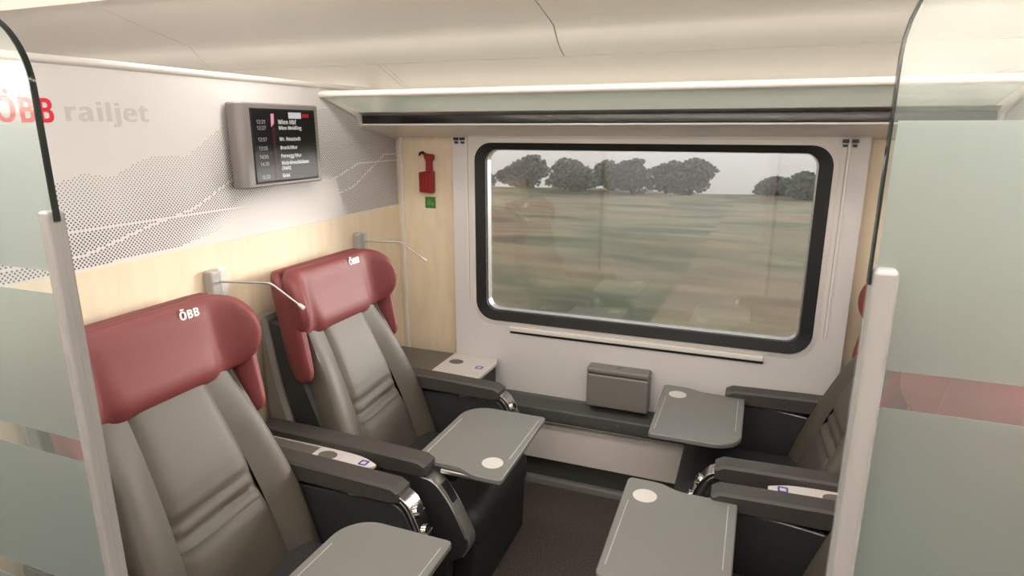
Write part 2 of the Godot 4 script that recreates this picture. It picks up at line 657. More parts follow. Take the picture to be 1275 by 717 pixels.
func build_window_wall():
	var o := structure("wall_window", "window side wall of the coach")
	# outer skin with the window opening left free
	var g := Geo.new()
	g.join(rbox(Vector3(ROOM_X0, -0.06, -0.14), Vector3(ROOM_X1, 0.70, -0.09), 0.001, 1))
	g.join(rbox(Vector3(ROOM_X0, 1.52, -0.14), Vector3(ROOM_X1, 2.2, -0.09), 0.001, 1))
	g.join(rbox(Vector3(ROOM_X0, 0.70, -0.14), Vector3(0.29, 1.52, -0.09), 0.001, 1))
	g.join(rbox(Vector3(1.71, 0.70, -0.14), Vector3(ROOM_X1, 1.52, -0.09), 0.001, 1))
	put(o, "outer_skin", finish(g), "panel")
	# white window panel
	var n := 8
	var outer := round_rect(Vector2(0.20, 0.36), Vector2(1.80, 1.545), [0.002, 0.002, 0.002, 0.002], n)
	var hole := round_rect(Vector2(0.290, 0.706), Vector2(1.711, 1.521), [0.10, 0.10, 0.085, 0.085], n)
	put(o, "window_panel", finish(frame(outer, hole, -0.09, 0.0), 25.0), "panel", "white panel round the window")
	# timber clad recesses on either side
	put(o, "timber_panel", finish(rbox(Vector3(-0.12, 0.30, -0.09), Vector3(0.20, 1.56, -0.06), 0.002, 1)), "wood", "pale timber cladding beside the window")
	put(o, "timber_panel", finish(rbox(Vector3(1.80, 0.30, -0.09), Vector3(2.10, 1.56, -0.06), 0.002, 1)), "wood", "pale timber cladding beside the window")
	put(o, "corner_trim", finish(rbox(Vector3(-0.102, 0.40, -0.062), Vector3(-0.084, 1.53, -0.048), 0.005, 3)), "rail_white")
	for x in [0.262, 1.731]:
		put(o, "blind_guide", finish(rbox(Vector3(x, 0.80, -0.002), Vector3(x + 0.009, 1.53, 0.004), 0.002, 2)), "rail_white")
	for x in [0.2715, 1.7275]:
		put(o, "blind_guide_groove", finish(rbox(Vector3(x, 0.80, -0.003), Vector3(x + 0.003, 1.53, 0.0006), 0.0003, 1)), "seam")
	# the window
	var w := structure("window_1", "wide window with black rubber gasket and a view over fields")
	var rim_in := round_rect(WIN_LO - Vector2(0.002, 0.002), WIN_HI + Vector2(0.002, 0.002), [0.085, 0.085, 0.075, 0.075], n)
	put(w, "rim", finish(frame(hole, rim_in, -0.05, 0.002, 0.0, 0.006)), "rail_white")
	var gi := round_rect(WIN_LO + Vector2(0.043, 0.040), WIN_HI - Vector2(0.043, 0.026), [0.05, 0.05, 0.05, 0.05], n)
	put(w, "gasket", finish(frame(rim_in, gi, -0.05, 0.010, 0.0, -0.012)), "black_rubber", "black rubber gasket")
	var gi2 := round_rect(WIN_LO + Vector2(0.047, 0.044), WIN_HI - Vector2(0.047, 0.030), [0.047, 0.047, 0.047, 0.047], n)
	put(w, "spacer", finish(frame(gi, gi2, -0.055, -0.016)), "satin_metal", "silver spacer along the pane's edge")
	for z in [-0.022, -0.036, -0.05]:  # the third pane is put in to strengthen the reflections
		put(w, "pane", finish(prism(gi, z - 0.001, z + 0.001)), "window_glass")
	# catch rail below the window
	var r := thing("blind_rail", "slim silver rail with a dark lower edge below the window", "rail", "", Vector3(1.0, 0.69, 0))
	put(r, "bar", finish(rbox(Vector3(-0.53, -0.008, 0.0), Vector3(0.53, 0.012, 0.014), 0.004, 3)), "rail_white")
	put(r, "slot", finish(rbox(Vector3(-0.53, -0.020, 0.0), Vector3(0.53, -0.0085, 0.005), 0.002, 2)), "black_rubber")

func build_opposite_wall():
	var o := structure("wall_opposite", "opposite side wall behind the viewer")
	var g := Geo.new()
	var z0 := OPP
	var z1 := OPP + 0.09
	g.join(rbox(Vector3(ROOM_X0, -0.06, z0), Vector3(ROOM_X1, 0.66, z1), 0.001, 1))
	g.join(rbox(Vector3(ROOM_X0, 1.46, z0), Vector3(ROOM_X1, 2.2, z1), 0.001, 1))
	g.join(rbox(Vector3(ROOM_X0, 0.66, z0), Vector3(0.22, 1.46, z1), 0.001, 1))
	g.join(rbox(Vector3(1.52, 0.66, z0), Vector3(ROOM_X1, 1.46, z1), 0.001, 1))
	put(o, "board", finish(g), "panel")
	var w := structure("window_2", "window in the opposite wall")
	var a := round_rect(Vector2(0.20, 0.64), Vector2(1.54, 1.48), [0.06, 0.06, 0.06, 0.06], 6)
	var b := round_rect(Vector2(0.235, 0.675), Vector2(1.505, 1.445), [0.045, 0.045, 0.045, 0.045], 6)
	put(w, "frame", finish(frame(a, b, z0 - 0.012, z0 + 0.03)), "rail_white")
	put(w, "crossbar", finish(rbox(Vector3(0.22, 0.855, z0 - 0.01), Vector3(1.52, 0.88, z0 + 0.02), 0.004, 2)), "rail_white")
	put(w, "pane", finish(prism(b, z0 + 0.04, z0 + 0.043)), "window_glass")

# ------------------------------------------------------------------ partitions
func print_texture() -> ImageTexture:
	# dotted mountain print, 1.80 m x 0.50 m: u runs from the window corner towards the aisle, v downwards from y = 1.70
	var w := 2048
	var h := 569
	var img := Image.create(w, h, false, Image.FORMAT_RGB8)
	img.fill(Color(1, 1, 1))
	var ppm := 2048.0 / 1.80
	var ridge := [0.0, 1.66, 0.30, 1.66, 0.55, 1.63, 0.98, 1.578, 1.03, 1.558, 1.10, 1.515, 1.16, 1.482, 1.21, 1.485, 1.27, 1.487, 1.33, 1.470, 1.40, 1.437, 1.47, 1.452, 1.56, 1.43, 1.80, 1.40]
	var foot := [0.0, 1.22, 0.42, 1.22, 0.46, 1.33, 0.60, 1.35, 0.75, 1.345, 0.95, 1.30, 1.02, 1.268, 1.10, 1.245, 1.22, 1.226, 1.36, 1.222, 1.80, 1.217]
	var pale_a := [0.30, 1.42, 0.50, 1.36, 0.80, 1.43, 1.00, 1.40, 1.15, 1.33, 1.30, 1.30, 1.50, 1.25]
	var pale_b := [0.10, 1.45, 0.34, 1.33, 0.44, 1.31]
	var row := 0
	var y := 1.70
	while y > 1.21:
		var z := 0.0054 if row % 2 == 1 else 0.0
		while z < 1.80:
			var top := piece(ridge, z)
			var bot := piece(foot, z)
			if y < top and y > bot and absf(y - piece(pale_a, z)) > 0.0032 and absf(y - piece(pale_b, z)) > 0.0032:
				var k := clampf((top - y) / 0.16, 0.0, 1.0)
				var rad := lerpf(1.4, 2.5, k)
				var kk := clampf((y - bot) / 0.05, 0.25, 1.0)
				rad *= lerpf(1.0, kk, smoothstep(0.38, 0.44, z) * (1.0 - smoothstep(1.0, 1.25, z)))
				dot(img, z * ppm, (1.70 - y) * ppm, rad)
			z += 0.0108
		y -= 0.0057
		row += 1
	img.generate_mipmaps()
	return ImageTexture.create_from_image(img)

func dot(img: Image, cx: float, cy: float, r: float):
	for py in range(int(cy - r - 1), int(cy + r + 2)):
		for px in range(int(cx - r - 1), int(cx + r + 2)):
			if px < 0 or py < 0 or px >= img.get_width() or py >= img.get_height():
				continue
			var d := absf(px + 0.5 - cx) * 0.8 + absf(py + 0.5 - cy) * 0.8
			var k := clampf(r - d * 0.9 + 0.5, 0, 1)
			if k > 0:
				var c := img.get_pixel(px, py)
				img.set_pixel(px, py, c.lerp(Color(0.28, 0.265, 0.265), k))

func piece(t: Array, x: float) -> float:
	for k in range(0, t.size() - 2, 2):
		if x <= t[k + 2]:
			return lerpf(t[k + 1], t[k + 3], clampf((x - t[k]) / (t[k + 2] - t[k]), 0, 1))
	return t[t.size() - 1]

func build_partition(called: String, face: float, s: float):
	# face: x of the side that faces the bay, s: +1 when the bay lies on +x
	var o := structure(called, "partition wall with timber veneer below and a white dotted mountain print above")
	var z1 := 1.86
	var bx := [face, face - s * 0.04]
	put(o, "board", finish(rbox(Vector3(minf(bx[0], bx[1]), 0.0, -0.09), Vector3(maxf(bx[0], bx[1]), 1.712, z1), 0.002, 1)), "white_board")
	var t0 := face - s * 0.002
	var t1 := face + s * 0.003
	put(o, "timber_veneer", finish(rbox(Vector3(minf(t0, t1), 0.0, -0.06), Vector3(maxf(t0, t1), 1.213, z1), 0.001, 1)), "wood", "pale timber veneer")
	put(o, "top_rail", finish(tube([Vector3(face - s * 0.004, 1.718, -0.08), Vector3(face - s * 0.004, 1.718, z1)], 0.011, 14)), "rail_white", "white rounded rail")
	# the print
	if not mats.has("print"):
		var m := mat("print", Color(0.85, 0.835, 0.825), 0.5)
		m.albedo_texture = print_texture()
	var g := Geo.new()
	var x := face + s * 0.0012
	var a := Vector3(x, 1.70, -0.06)
	var b := Vector3(x, 1.70, 1.74)
	var c := Vector3(x, 1.214, 1.74)
	var d := Vector3(x, 1.214, -0.06)
	g.quad(a, b, c, d)
	var vb := (1.70 - 1.214) / 0.50
	g.uv = PackedVector2Array([Vector2(0, 0), Vector2(1, 0), Vector2(1, vb), Vector2(0, vb)])
	if s < 0:
		g.i = PackedInt32Array([0, 2, 1, 0, 3, 2])
	put(o, "dotted_print", finish(g), "print", "grey dotted mountain outline printed on white")
	if s > 0:
		var t := put(o, "red_lettering", text_mesh("ÖBB", 0.077), "ink_red", "red letters on the white wall")
		t.position = Vector3(face + 0.0015, 1.601, 1.588)
		t.rotation.y = PI / 2
		t.scale = Vector3(0.84, 1, 1)
		t = put(o, "grey_lettering", text_mesh("railjet", 0.062), "ink_grey", "pale grey letters on the white wall")
		t.position = Vector3(face + 0.0015, 1.600, 1.438)
		t.rotation.y = PI / 2
		t.scale = Vector3(1.30, 1, 1)

# ------------------------------------------------------------------ landscape
func blob(r: Vector3, seed_: int, amp: float, n := 14) -> Geo:
	var no := FastNoiseLite.new()
	no.seed = seed_
	no.frequency = 0.9
	no.fractal_octaves = 4
	var f := func(u: float, v: float):
		var th := TAU * u
		var ph := PI * (v - 0.5)
		var d := Vector3(cos(ph) * cos(th), sin(ph), cos(ph) * sin(th))
		var k := 1.0 + amp * no.get_noise_3d(d.x * 2.0, d.y * 2.0, d.z * 2.0)
		return Vector3(d.x * r.x, d.y * r.y, d.z * r.z) * k
	return sheet(f, n * 2, n, true).outward()

func ground_y(z: float) -> float:
	return -1.15 + 0.058 * (z + 3.0)

func build_outside():
	# meadow that falls away from the track
	var f := func(u: float, v: float):
		var z := lerpf(-1.5, -64.0, v)
		var x := lerpf(-60.0, 35.0, u)
		return Vector3(x, ground_y(z) + 0.12 * sin(x * 0.31 + z * 0.2) * clampf(-z / 10.0, 0, 1), z)
	var g := sheet(f, 40, 40)
	g.uv.resize(g.v.size())
	for k in g.v.size():
		g.uv[k] = Vector2(g.v[k].x / 30.0, g.v[k].z / 22.0)
	var o := put(self, "meadow", finish(g, 80.0), "field")
	o.set_meta("label", "dull olive meadow sloping away outside the window")
	o.set_meta("kind", "structure")
	var rng := RandomNumberGenerator.new()
	rng.seed = 77
	# line of trees at the far edge
	var xs := [-31.0, -27.8, -24.9, -22.4, -19.7, -17.2, -14.8, -12.2, -9.4, -6.9, -4.2, 3.0, 5.6, 8.4]
	var tops := [3.2, 2.5, 2.2, 3.0, 3.5, 3.3, 2.9, 3.1, 3.3, 3.2, 3.4, 1.9, 2.4, 2.6]
	var words := ["first", "second", "third", "fourth", "fifth", "sixth", "seventh", "eighth", "ninth", "tenth", "eleventh"]
	for k in xs.size():
		var z: float = [-56.0, -60.5][k % 2] + rng.randf_range(-0.4, 0.4)
		var h: float = tops[k]
		var lab := ""
		if xs[k] < 0:
			lab = "hazy grey tree outside, %s from the left in the far row" % words[k]
		else:
			lab = "hazy grey tree outside at the window's right edge, %s past the gap of sky" % words[k - 11]
		var t := thing("tree", lab, "tree", "trees beyond the meadow", Vector3(xs[k], ground_y(z) - 0.1, z))
		var geo := Geo.new()
		for q in 1500:
			var d := Vector3(rng.randfn(), rng.randfn(), rng.randfn()).normalized() * pow(rng.randf(), 0.45)
			var up := d.y * 0.5 + 0.5
			var c := Vector3(d.x * 2.15 * (1.2 - 0.45 * up) + 0.5 * sin(up * 5.0 + k), h * (0.04 + 0.96 * up), d.z * 1.5)
			c.x += 0.2 * sin(c.y * 4.0 + k * 1.7)
			var a := Vector3(rng.randfn(), rng.randfn(), rng.randfn()).normalized() * 0.20
			var b := a.cross(Vector3(rng.randfn(), rng.randfn(), rng.randfn())).normalized() * 0.17
			geo.quad(c - a, c + b, c + a, c - b)
		put(t, "crown", finish(geo, 80.0), "tree_dark" if k % 3 != 1 else "tree_mid")
		put(t, "trunk", finish(tube([Vector3(0, -0.2, 0), Vector3(0, h * 0.4, 0)], 0.16, 8)), "trunk")

# ------------------------------------------------------------------ luggage rack
func build_rack():
	var o := thing("luggage_rack", "white luggage rack with round front bar and glass shelf above the window", "luggage rack")
	var x0 := -0.119
	var x1 := 2.099
	put(o, "front_bar", finish(tube([Vector3(x0, 1.686, 0.462), Vector3(x1, 1.686, 0.462)], 0.0125, 18)), "rail_white", "round white bar")
	put(o, "glass_shelf", finish(prism(v2([0.450, 1.682, 0.225, 1.628, 0.226, 1.622, 0.451, 1.676]), x0 + 0.03, x1 - 0.03, "x")), "shelf_glass", "greenish glass shelf")
	put(o, "shelf_seat", finish(prism(v2([0.245, 1.626, 0.212, 1.618, 0.212, 1.612, 0.222, 1.612]), x0 + 0.015, x1 - 0.015, "x")), "satin_metal")
	put(o, "black_strip", finish(rbox(Vector3(x0 + 0.015, 1.581, 0.200), Vector3(x1 - 0.015, 1.6135, 0.220), 0.003, 2)), "black_gloss", "glossy black strip")
	put(o, "underside", finish(prism(v2([0.221, 1.580, 0.221, 1.5745, 0.205, 1.571, -0.06, 1.522, -0.06, 1.545, 0.19, 1.600, 0.20, 1.58]), x0 + 0.012, x1 - 0.012, "x")), "rail_white", "beige underside panel")
	for x in [x0, x1 - 0.014]:
		put(o, "bracket", finish(prism(v2([0.470, 1.697, 0.452, 1.672, 0.243, 1.604, 0.226, 1.570, 0.20, 1.566, -0.058, 1.514, -0.058, 1.60, 0.20, 1.66, 0.44, 1.706]), x, x + 0.014, "x", 0.003)), "rail_white")

# ------------------------------------------------------------------ heater below the window
func build_heater():
	var o := thing("heater_cover", "long heater cover with dark ledge and pale metal front under the window", "heater")
	var x0 := -0.115
	var x1 := 1.262
	put(o, "ledge", finish(prism(v2([0.0, 0.395, 0.012, 0.396, 0.022, 0.386, 0.078, 0.372, 0.086, 0.362, 0.089, 0.318, 0.080, 0.312, 0.0, 0.312]), x0, x1, "x", 0.002)), "heater_dark", "dark grey ledge")
	put(o, "ledge_lip", finish(rbox(Vector3(x0, 0.306, 0.079), Vector3(x1, 0.313, 0.094), 0.003, 2)), "mid_plastic")
	put(o, "front_panel", finish(prism(v2([0.0, 0.306, 0.070, 0.306, 0.088, 0.130, 0.080, 0.124, 0.0, 0.124]), x0, x1, "x", 0.003)), "heater_pale", "pale satin metal front")
	put(o, "kick_plate", finish(prism(v2([0.0, 0.124, 0.066, 0.124, 0.062, 0.028, 0.0, 0.028]), x0, x1, "x")), "heater_dark")
	put(o, "skirting", finish(prism(v2([0.0, 0.030, 0.070, 0.030, 0.084, 0.020, 0.090, 0.0, 0.0, 0.0]), x0, x1, "x", 0.002)), "mid_plastic", "grey skirting strip on the carpet")
	put(o, "screw", finish(disc(Vector3(0.99, 0.345, 0.086), Vector3(0, 0, 1), 0.004, 0.003, 12)), "satin_metal")

# ------------------------------------------------------------------ seats
func headrest_plan(s: float, flat: float, rad: float, turn: float, half: float) -> Array:
	# plan position (x forward, z sideways) and forward normal at signed arc position s in -1..1
	var l := absf(s) * half
	var sg := signf(s)
	if l <= flat:
		return [Vector2(0, sg * l), Vector2(1, 0)]
	var a := minf((l - flat) / rad, turn)
	var rest := maxf(0.0, (l - flat) - a * rad)
	var p := Vector2(rad * (1 - cos(a)) + rest * sin(a), flat + rad * sin(a) + rest * cos(a))
	return [Vector2(p.x, sg * p.y), Vector2(cos(a), -sg * sin(a))]

func headrest_pad() -> Geo:
	var f := func(u: float, v: float):
		var s := v * 2.0 - 1.0
		# concentrate rows at the tips
		s = sin(s * PI / 2)
		var pl := headrest_plan(s, 0.160, 0.110, 1.05, 0.328)
		var a := absf(s)
		var tip := clampf((a - 0.57) / 0.43, 0, 1)
		var lobe := sqrt(maxf(0.0, 1.0 - pow(tip, 2.6)))
		var hh := lerpf(0.120, 0.112, smoothstep(0.45, 0.75, a)) * lobe
		var cy := lerpf(-0.004, 0.006, smoothstep(0.4, 0.7, a)) - 0.012 * tip
		var th := (0.040 - 0.006 * smoothstep(0.4, 0.7, a)) * (0.25 + 0.75 * lobe)
		th -= 0.002 * exp(-pow((a - 0.55) / 0.03, 2))
		var t := TAU * u
		var ct := cos(t)
		var st := sin(t)
		var ex := 0.62
		var dn := signf(ct) * pow(absf(ct), ex) * th
		var dy := signf(st) * pow(absf(st), 0.55) * hh
		# fuller lower edge of the cushion
		if dn > 0:
			dn += 0.014 * exp(-pow((dy + 0.075) / 0.045, 2)) * (1.0 - smoothstep(0.4, 0.55, a))
		var p: Vector2 = pl[0] + pl[1] * dn
		return Vector3(p.x, cy + dy, p.y)
	return sheet(f, 28, 56, true).outward()

func headrest_shell() -> Geo:
	var f := func(u: float, v: float):
		var s := sin((v * 2.0 - 1.0) * PI / 2)
		var pl := headrest_plan(s, 0.182, 0.078, 1.40, 0.345)
		var a := absf(s)
		var top := 0.121 - 0.095 * smoothstep(0.66, 1.0, a)
		var bot := lerpf(-0.10, -0.262, smoothstep(0.50, 0.84, a))
		var tip := clampf((a - 0.88) / 0.12, 0, 1)
		var lobe := sqrt(maxf(0.0, 1.0 - pow(tip, 2.2)))
		var hh := (top - bot) / 2 * (0.7 + 0.3 * lobe)
		var cy := (top + bot) / 2
		var th := 0.022 * (0.3 + 0.7 * lobe)
		var t := TAU * u
		var dn := signf(cos(t)) * pow(absf(cos(t)), 0.5) * th
		var dy := signf(sin(t)) * pow(absf(sin(t)), 0.5) * hh
		var p: Vector2 = pl[0] + pl[1] * dn
		return Vector3(p.x - 0.050, cy + dy, p.y)
	var g := sheet(f, 22, 48, true)
	# close the two ends
	var nu := 22
	for e in [0, 48]:
		for k in range(1, nu - 1):
			g.i.append_array([e * nu, e * nu + k, e * nu + k + 1] if e == 0 else [e * nu, e * nu + k + 1, e * nu + k])
	return g.outward()

func back_point(y: float) -> Vector2:
	# centre line of the cushion's front: x for a height y, and the forward slope
	var x := 0.292 - 0.405 * (y - 0.30) + 0.020 * sin((y - 0.30) / 0.66 * PI)
	return Vector2(x, y)

const LUMBAR := 0.545

func back_cushion(zone: int, y0: float, y1: float) -> Geo:
	# zone 0: middle panel, -1 / +1: side bolsters
	var f := func(u: float, v: float):
		var y := lerpf(y0, y1, v)
		var c := back_point(y)
		var half := lerpf(0.262, 0.205, smoothstep(0.45, 0.95, y))
		var split := lerpf(0.150, 0.118, smoothstep(0.35, 0.95, y))
		var z := 0.0
		var dn := 0.0
		if zone == 0:
			var q := u * 2.0 - 1.0
			z = q * split
			var edge := pow(absf(q), 10.0)
			dn = 0.008 - 0.014 * edge
			# creases across the lumbar area
			var cr := exp(-pow((y - 0.585) / 0.050, 2))
			dn += 0.0065 * cr * sin((y - 0.585) * 150.0 + q * 1.2) * (1.0 - edge) - 0.012 * cr
		else:
			# around: from the seam over the bolster to its outer side and back
			var w := half - split
			if u < 0.62:
				var q := u / 0.62
				z = split + w * q
				dn = -0.006 + lerpf(0.030, 0.010, smoothstep(0.72, 0.90, y)) * sin(clampf(q * 1.15, 0, 1) * PI * 0.5) - 0.012 * pow(q, 6)
			else:
				var q := (u - 0.62) / 0.38
				z = half + 0.008 * sin(q * PI)
				dn = 0.012 - 0.110 * q
			z *= zone
		return Vector3(c.x + dn * 0.93, c.y + dn * 0.37, z)
	var g := sheet(f, 20 if zone == 0 else 22, int((y1 - y0) * 90))
	# front faces towards +x
	if zone >= 0:
		for t in range(0, g.i.size(), 3):
			var s := g.i[t + 1]
			g.i[t + 1] = g.i[t + 2]
			g.i[t + 2] = s
	var n := Vector3.ZERO
	for t in range(0, g.i.size(), 3):
		n += (g.v[g.i[t + 2]] - g.v[g.i[t]]).cross(g.v[g.i[t + 1]] - g.v[g.i[t]])
	if n.x < 0:
		for t in range(0, g.i.size(), 3):
			var s := g.i[t + 1]
			g.i[t + 1] = g.i[t + 2]
			g.i[t + 2] = s
	return g

const ARM := 0.30

func table_outline() -> PackedVector2Array:
	# (x, z) seen from above; z+ is the side of the arm that carries it
	var o := PackedVector2Array()
	var corner := func(c: Vector2, r: float, a0: float, n: int):
		for k in n + 1:
			var a := a0 + PI / 2 * k / n
			o.append(c + Vector2(cos(a), sin(a)) * r)
	corner.call(Vector2(0.505 + 0.095, -0.148 + 0.095), 0.095, PI, 10)
	corner.call(Vector2(0.808 - 0.014, -0.148 + 0.014), 0.014, 1.5 * PI, 5)
	corner.call(Vector2(0.815 - 0.016, 0.305 - 0.016), 0.016, 0.0, 5)
	# shallow wave in the near edge
	o.append_array(v2([0.735, 0.304, 0.715, 0.301, 0.695, 0.292, 0.675, 0.282, 0.655, 0.277]))
	corner.call(Vector2(0.503 + 0.012, 0.273 - 0.012), 0.012, PI / 2, 4)
	return o

func make_seat() -> Node3D:
	var t := thing("train_seat", "x", "seat", "four facing train seats")
	# base and cushion
	put(t, "base", finish(rbox(Vector3(0.05, 0.0, -0.255), Vector3(0.60, 0.24, 0.255), 0.02, 3)), "black_leather")
	put(t, "seat_cushion", finish(rbox(Vector3(0.19, 0.215, -0.250), Vector3(0.715, 0.365, 0.250), 0.055, 6)), "black_leather")
	put(t, "leg_rest", finish(prism(v2([0.700, 0.300, 0.690, 0.02, 0.640, 0.005, 0.600, 0.02, 0.610, 0.300]), -0.235, 0.235, "z", 0.012)), "black_leather")
	# backrest
	var back := Node3D.new()
	back.name = "backrest"
	t.add_child(back)
	for q in [-1, 0, 1]:
		var nm: String = "middle_panel" if q == 0 else "side_bolster"
		var cut := LUMBAR
		put(back, nm, finish(back_cushion(q, cut, 0.915), 60.0), "fabric")
		put(back, "lumbar_" + ("panel" if q == 0 else "bolster"), finish(back_cushion(q, 0.27, cut), 60.0), "fabric")
	put(back, "rear_padding", finish(prism(v2([0.215, 0.25, 0.262, 0.27, 0.000, 0.93, -0.06, 0.93, -0.02, 0.70, 0.05, 0.45]), -0.258, 0.258, "z", 0.01)), "black_leather", "black side of the backrest")
	put(t, "back_shell", finish(prism(v2([0.06, 0.20, 0.15, 0.22, 0.052, 0.45, -0.018, 0.70, -0.058, 0.95, -0.085, 0.95, -0.082, 0.62, -0.06, 0.30]), -0.272, 0.272, "z", 0.012)), "shell_grey", "grey plastic shell behind the backrest")
	# headrest
	var lean := Transform3D(Basis(Vector3(0, 0, 1), deg_to_rad(9.0)), Vector3(0.022, 0.985, 0))
	var hp := put(t, "headrest", finish(headrest_pad(), 60.0), "red_leather", "dark red leather headrest with side wings")
	hp.transform = lean
	var hs := put(t, "headrest_shell", finish(headrest_shell(), 60.0), "red_leather", "dark red shell behind the headrest")
	hs.transform = lean
	var lo := put(hp, "lettering", text_mesh("ÖBB", 0.032, 0.003), "ink_white", "small white letters")
	lo.position = Vector3(0.0372, 0.084, -0.078)
	lo.rotation.y = PI / 2
	# arms
	for s in [1, -1]:
		var z: float = ARM * s
		put(t, "arm_pad", finish(prism(v2([-0.065, 0.520, -0.068, 0.576, -0.05, 0.582, 0.30, 0.578, 0.553, 0.570, 0.577, 0.556, 0.576, 0.522, 0.545, 0.514]), z - 0.036, z + 0.036, "z", 0.007), 30.0), "arm_leather", "dark brown leather armrest pad")
		if s == 1:
			var line := smooth_line(v2([0.28, 0.497, 0.42, 0.512, 0.545, 0.513, 0.600, 0.500, 0.635, 0.462, 0.670, 0.405, 0.705, 0.330]))
			var poly := line.duplicate()
			poly.append_array(v2([0.712, 0.300, 0.690, 0.262, 0.640, 0.225, 0.62, 0.02, 0.02, 0.02, -0.04, 0.50]))
			put(t, "arm_side", finish(prism(poly, z - 0.026, z + 0.026, "z", 0.003), 30.0), "dark_plastic")
			put(t, "arm_edge", finish(ribbon(line, -0.004, z - 0.029, z + 0.029, 0.001)), "satin_metal", "silver edge of the arm")
			var fl := smooth_line(v2([0.612, 0.494, 0.640, 0.455, 0.673, 0.400, 0.708, 0.328, 0.704, 0.292, 0.688, 0.262]))
			put(t, "arm_front", finish(ribbon(fl, -0.007, z - 0.024, z + 0.024, 0.002)), "mid_plastic", "grey front of the arm")
			var slot := smooth_line(v2([0.618, 0.495, 0.640, 0.464, 0.655, 0.438]))
			put(t, "hinge_slot", finish(ribbon(slot, -0.0078, z - 0.014, z + 0.014, 0.001)), "black_rubber")
		else:
			var line := smooth_line(v2([0.30, 0.505, 0.44, 0.514, 0.53, 0.515, 0.575, 0.500, 0.605, 0.450, 0.625, 0.38, 0.640, 0.30, 0.630, 0.20]))
			var poly := line.duplicate()
			poly.append_array(v2([0.60, 0.02, 0.02, 0.02, -0.04, 0.50]))
			put(t, "arm_side", finish(prism(poly, z - 0.026, z + 0.026, "z", 0.003), 30.0), "dark_plastic")
			var ch := smooth_line(v2([0.40, 0.510, 0.50, 0.518, 0.560, 0.526, 0.590, 0.510, 0.614, 0.462, 0.636, 0.390, 0.648, 0.320]))
			put(t, "arm_edge", finish(ribbon(ch, -0.004, z - 0.029, z + 0.029, 0.001)), "satin_metal")
			var cf := smooth_line(v2([0.562, 0.538, 0.594, 0.520, 0.622, 0.468, 0.646, 0.392, 0.655, 0.345]))
			var house := put(t, "socket_housing", finish(ribbon(cf, -0.008, z - 0.030, z + 0.030, 0.002)), "chrome", "chrome housing with headphone sockets")
			var spots := [[0.6165, 0.490, 0.45], [0.6400, 0.430, 0.32]]
			for q in spots:
				var ax := Vector3(cos(q[2]), sin(q[2]), 0)
				var at := Vector3(q[0], q[1], z)
				var so := put(house, "socket", finish(disc(at, ax, 0.0195, 0.012, 20)), "chrome")
				put(so, "socket_hole", finish(disc(at + ax * 0.0121, ax, 0.0115, 0.0012, 16)), "black_rubber")
				put(so, "socket_cap", finish(rbox(at + Vector3(0.002, -0.004, -0.021), at + Vector3(0.014, 0.004, 0.021), 0.003, 2)), "satin_metal")
	# tray table
	var tb := put(t, "tray_table", finish(prism(table_outline(), 0.527, 0.545, "y", 0.003), 30.0), "table", "grey fold-out tray table")
	put(tb, "cup_mark", finish(disc(Vector3(0.752, 0.545, 0.218), Vector3.UP, 0.034, 0.0012, 32)), "pale_disc", "pale round cup mark")
	put(tb, "ridge", finish(rbox(Vector3(0.5255, 0.5445, -0.03), Vector3(0.5285, 0.5462, 0.25), 0.0006, 1)), "table_line")
	put(tb, "ridge", finish(rbox(Vector3(0.7905, 0.5445, -0.11), Vector3(0.7935, 0.5462, 0.18), 0.0006, 1)), "table_line")
	put(tb, "support_rail", finish(rbox(Vector3(0.600, 0.512, 0.268), Vector3(0.775, 0.526, 0.284), 0.004, 3)), "satin_metal", "silver rail under the table")
	put(tb, "support_hinge", finish(rbox(Vector3(0.590, 0.475, 0.225), Vector3(0.640, 0.522, 0.262), 0.006, 3)), "black_rubber")
	return t

const SEAT_Z := [0.655, 1.411, 0.345, 1.100]

func build_seats():
	var proto := make_seat()
	var labels := [
		"train seat with dark red headrest beside the window, below the monitor",
		"train seat with dark red headrest nearest the viewer, beside the left glass screen",
		"train seat beside the window opposite the monitor, mostly hidden by the right glass screen's post",
		"train seat behind the right glass screen, its tray table nearest the viewer"]
	for k in 4:
		var o: Node3D = proto
		if k > 0:
			o = proto.duplicate()
			o.name = numbered("train_seat")
			add_child(o)
		o.set_meta("label", labels[k])
		if k < 2:
			o.position = Vector3(0, 0, SEAT_Z[k])
		else:
			o.position = Vector3(1.98, 0, SEAT_Z[k])
			o.rotation.y = PI
			# these two backs stand a little more forward
			for part in ["backrest", "back_shell", "headrest", "headrest_shell"]:
				o.get_node(part).position.x += 0.036
			# their letters also sit on the window side
			o.get_node("headrest/lettering").position.z = 0.140

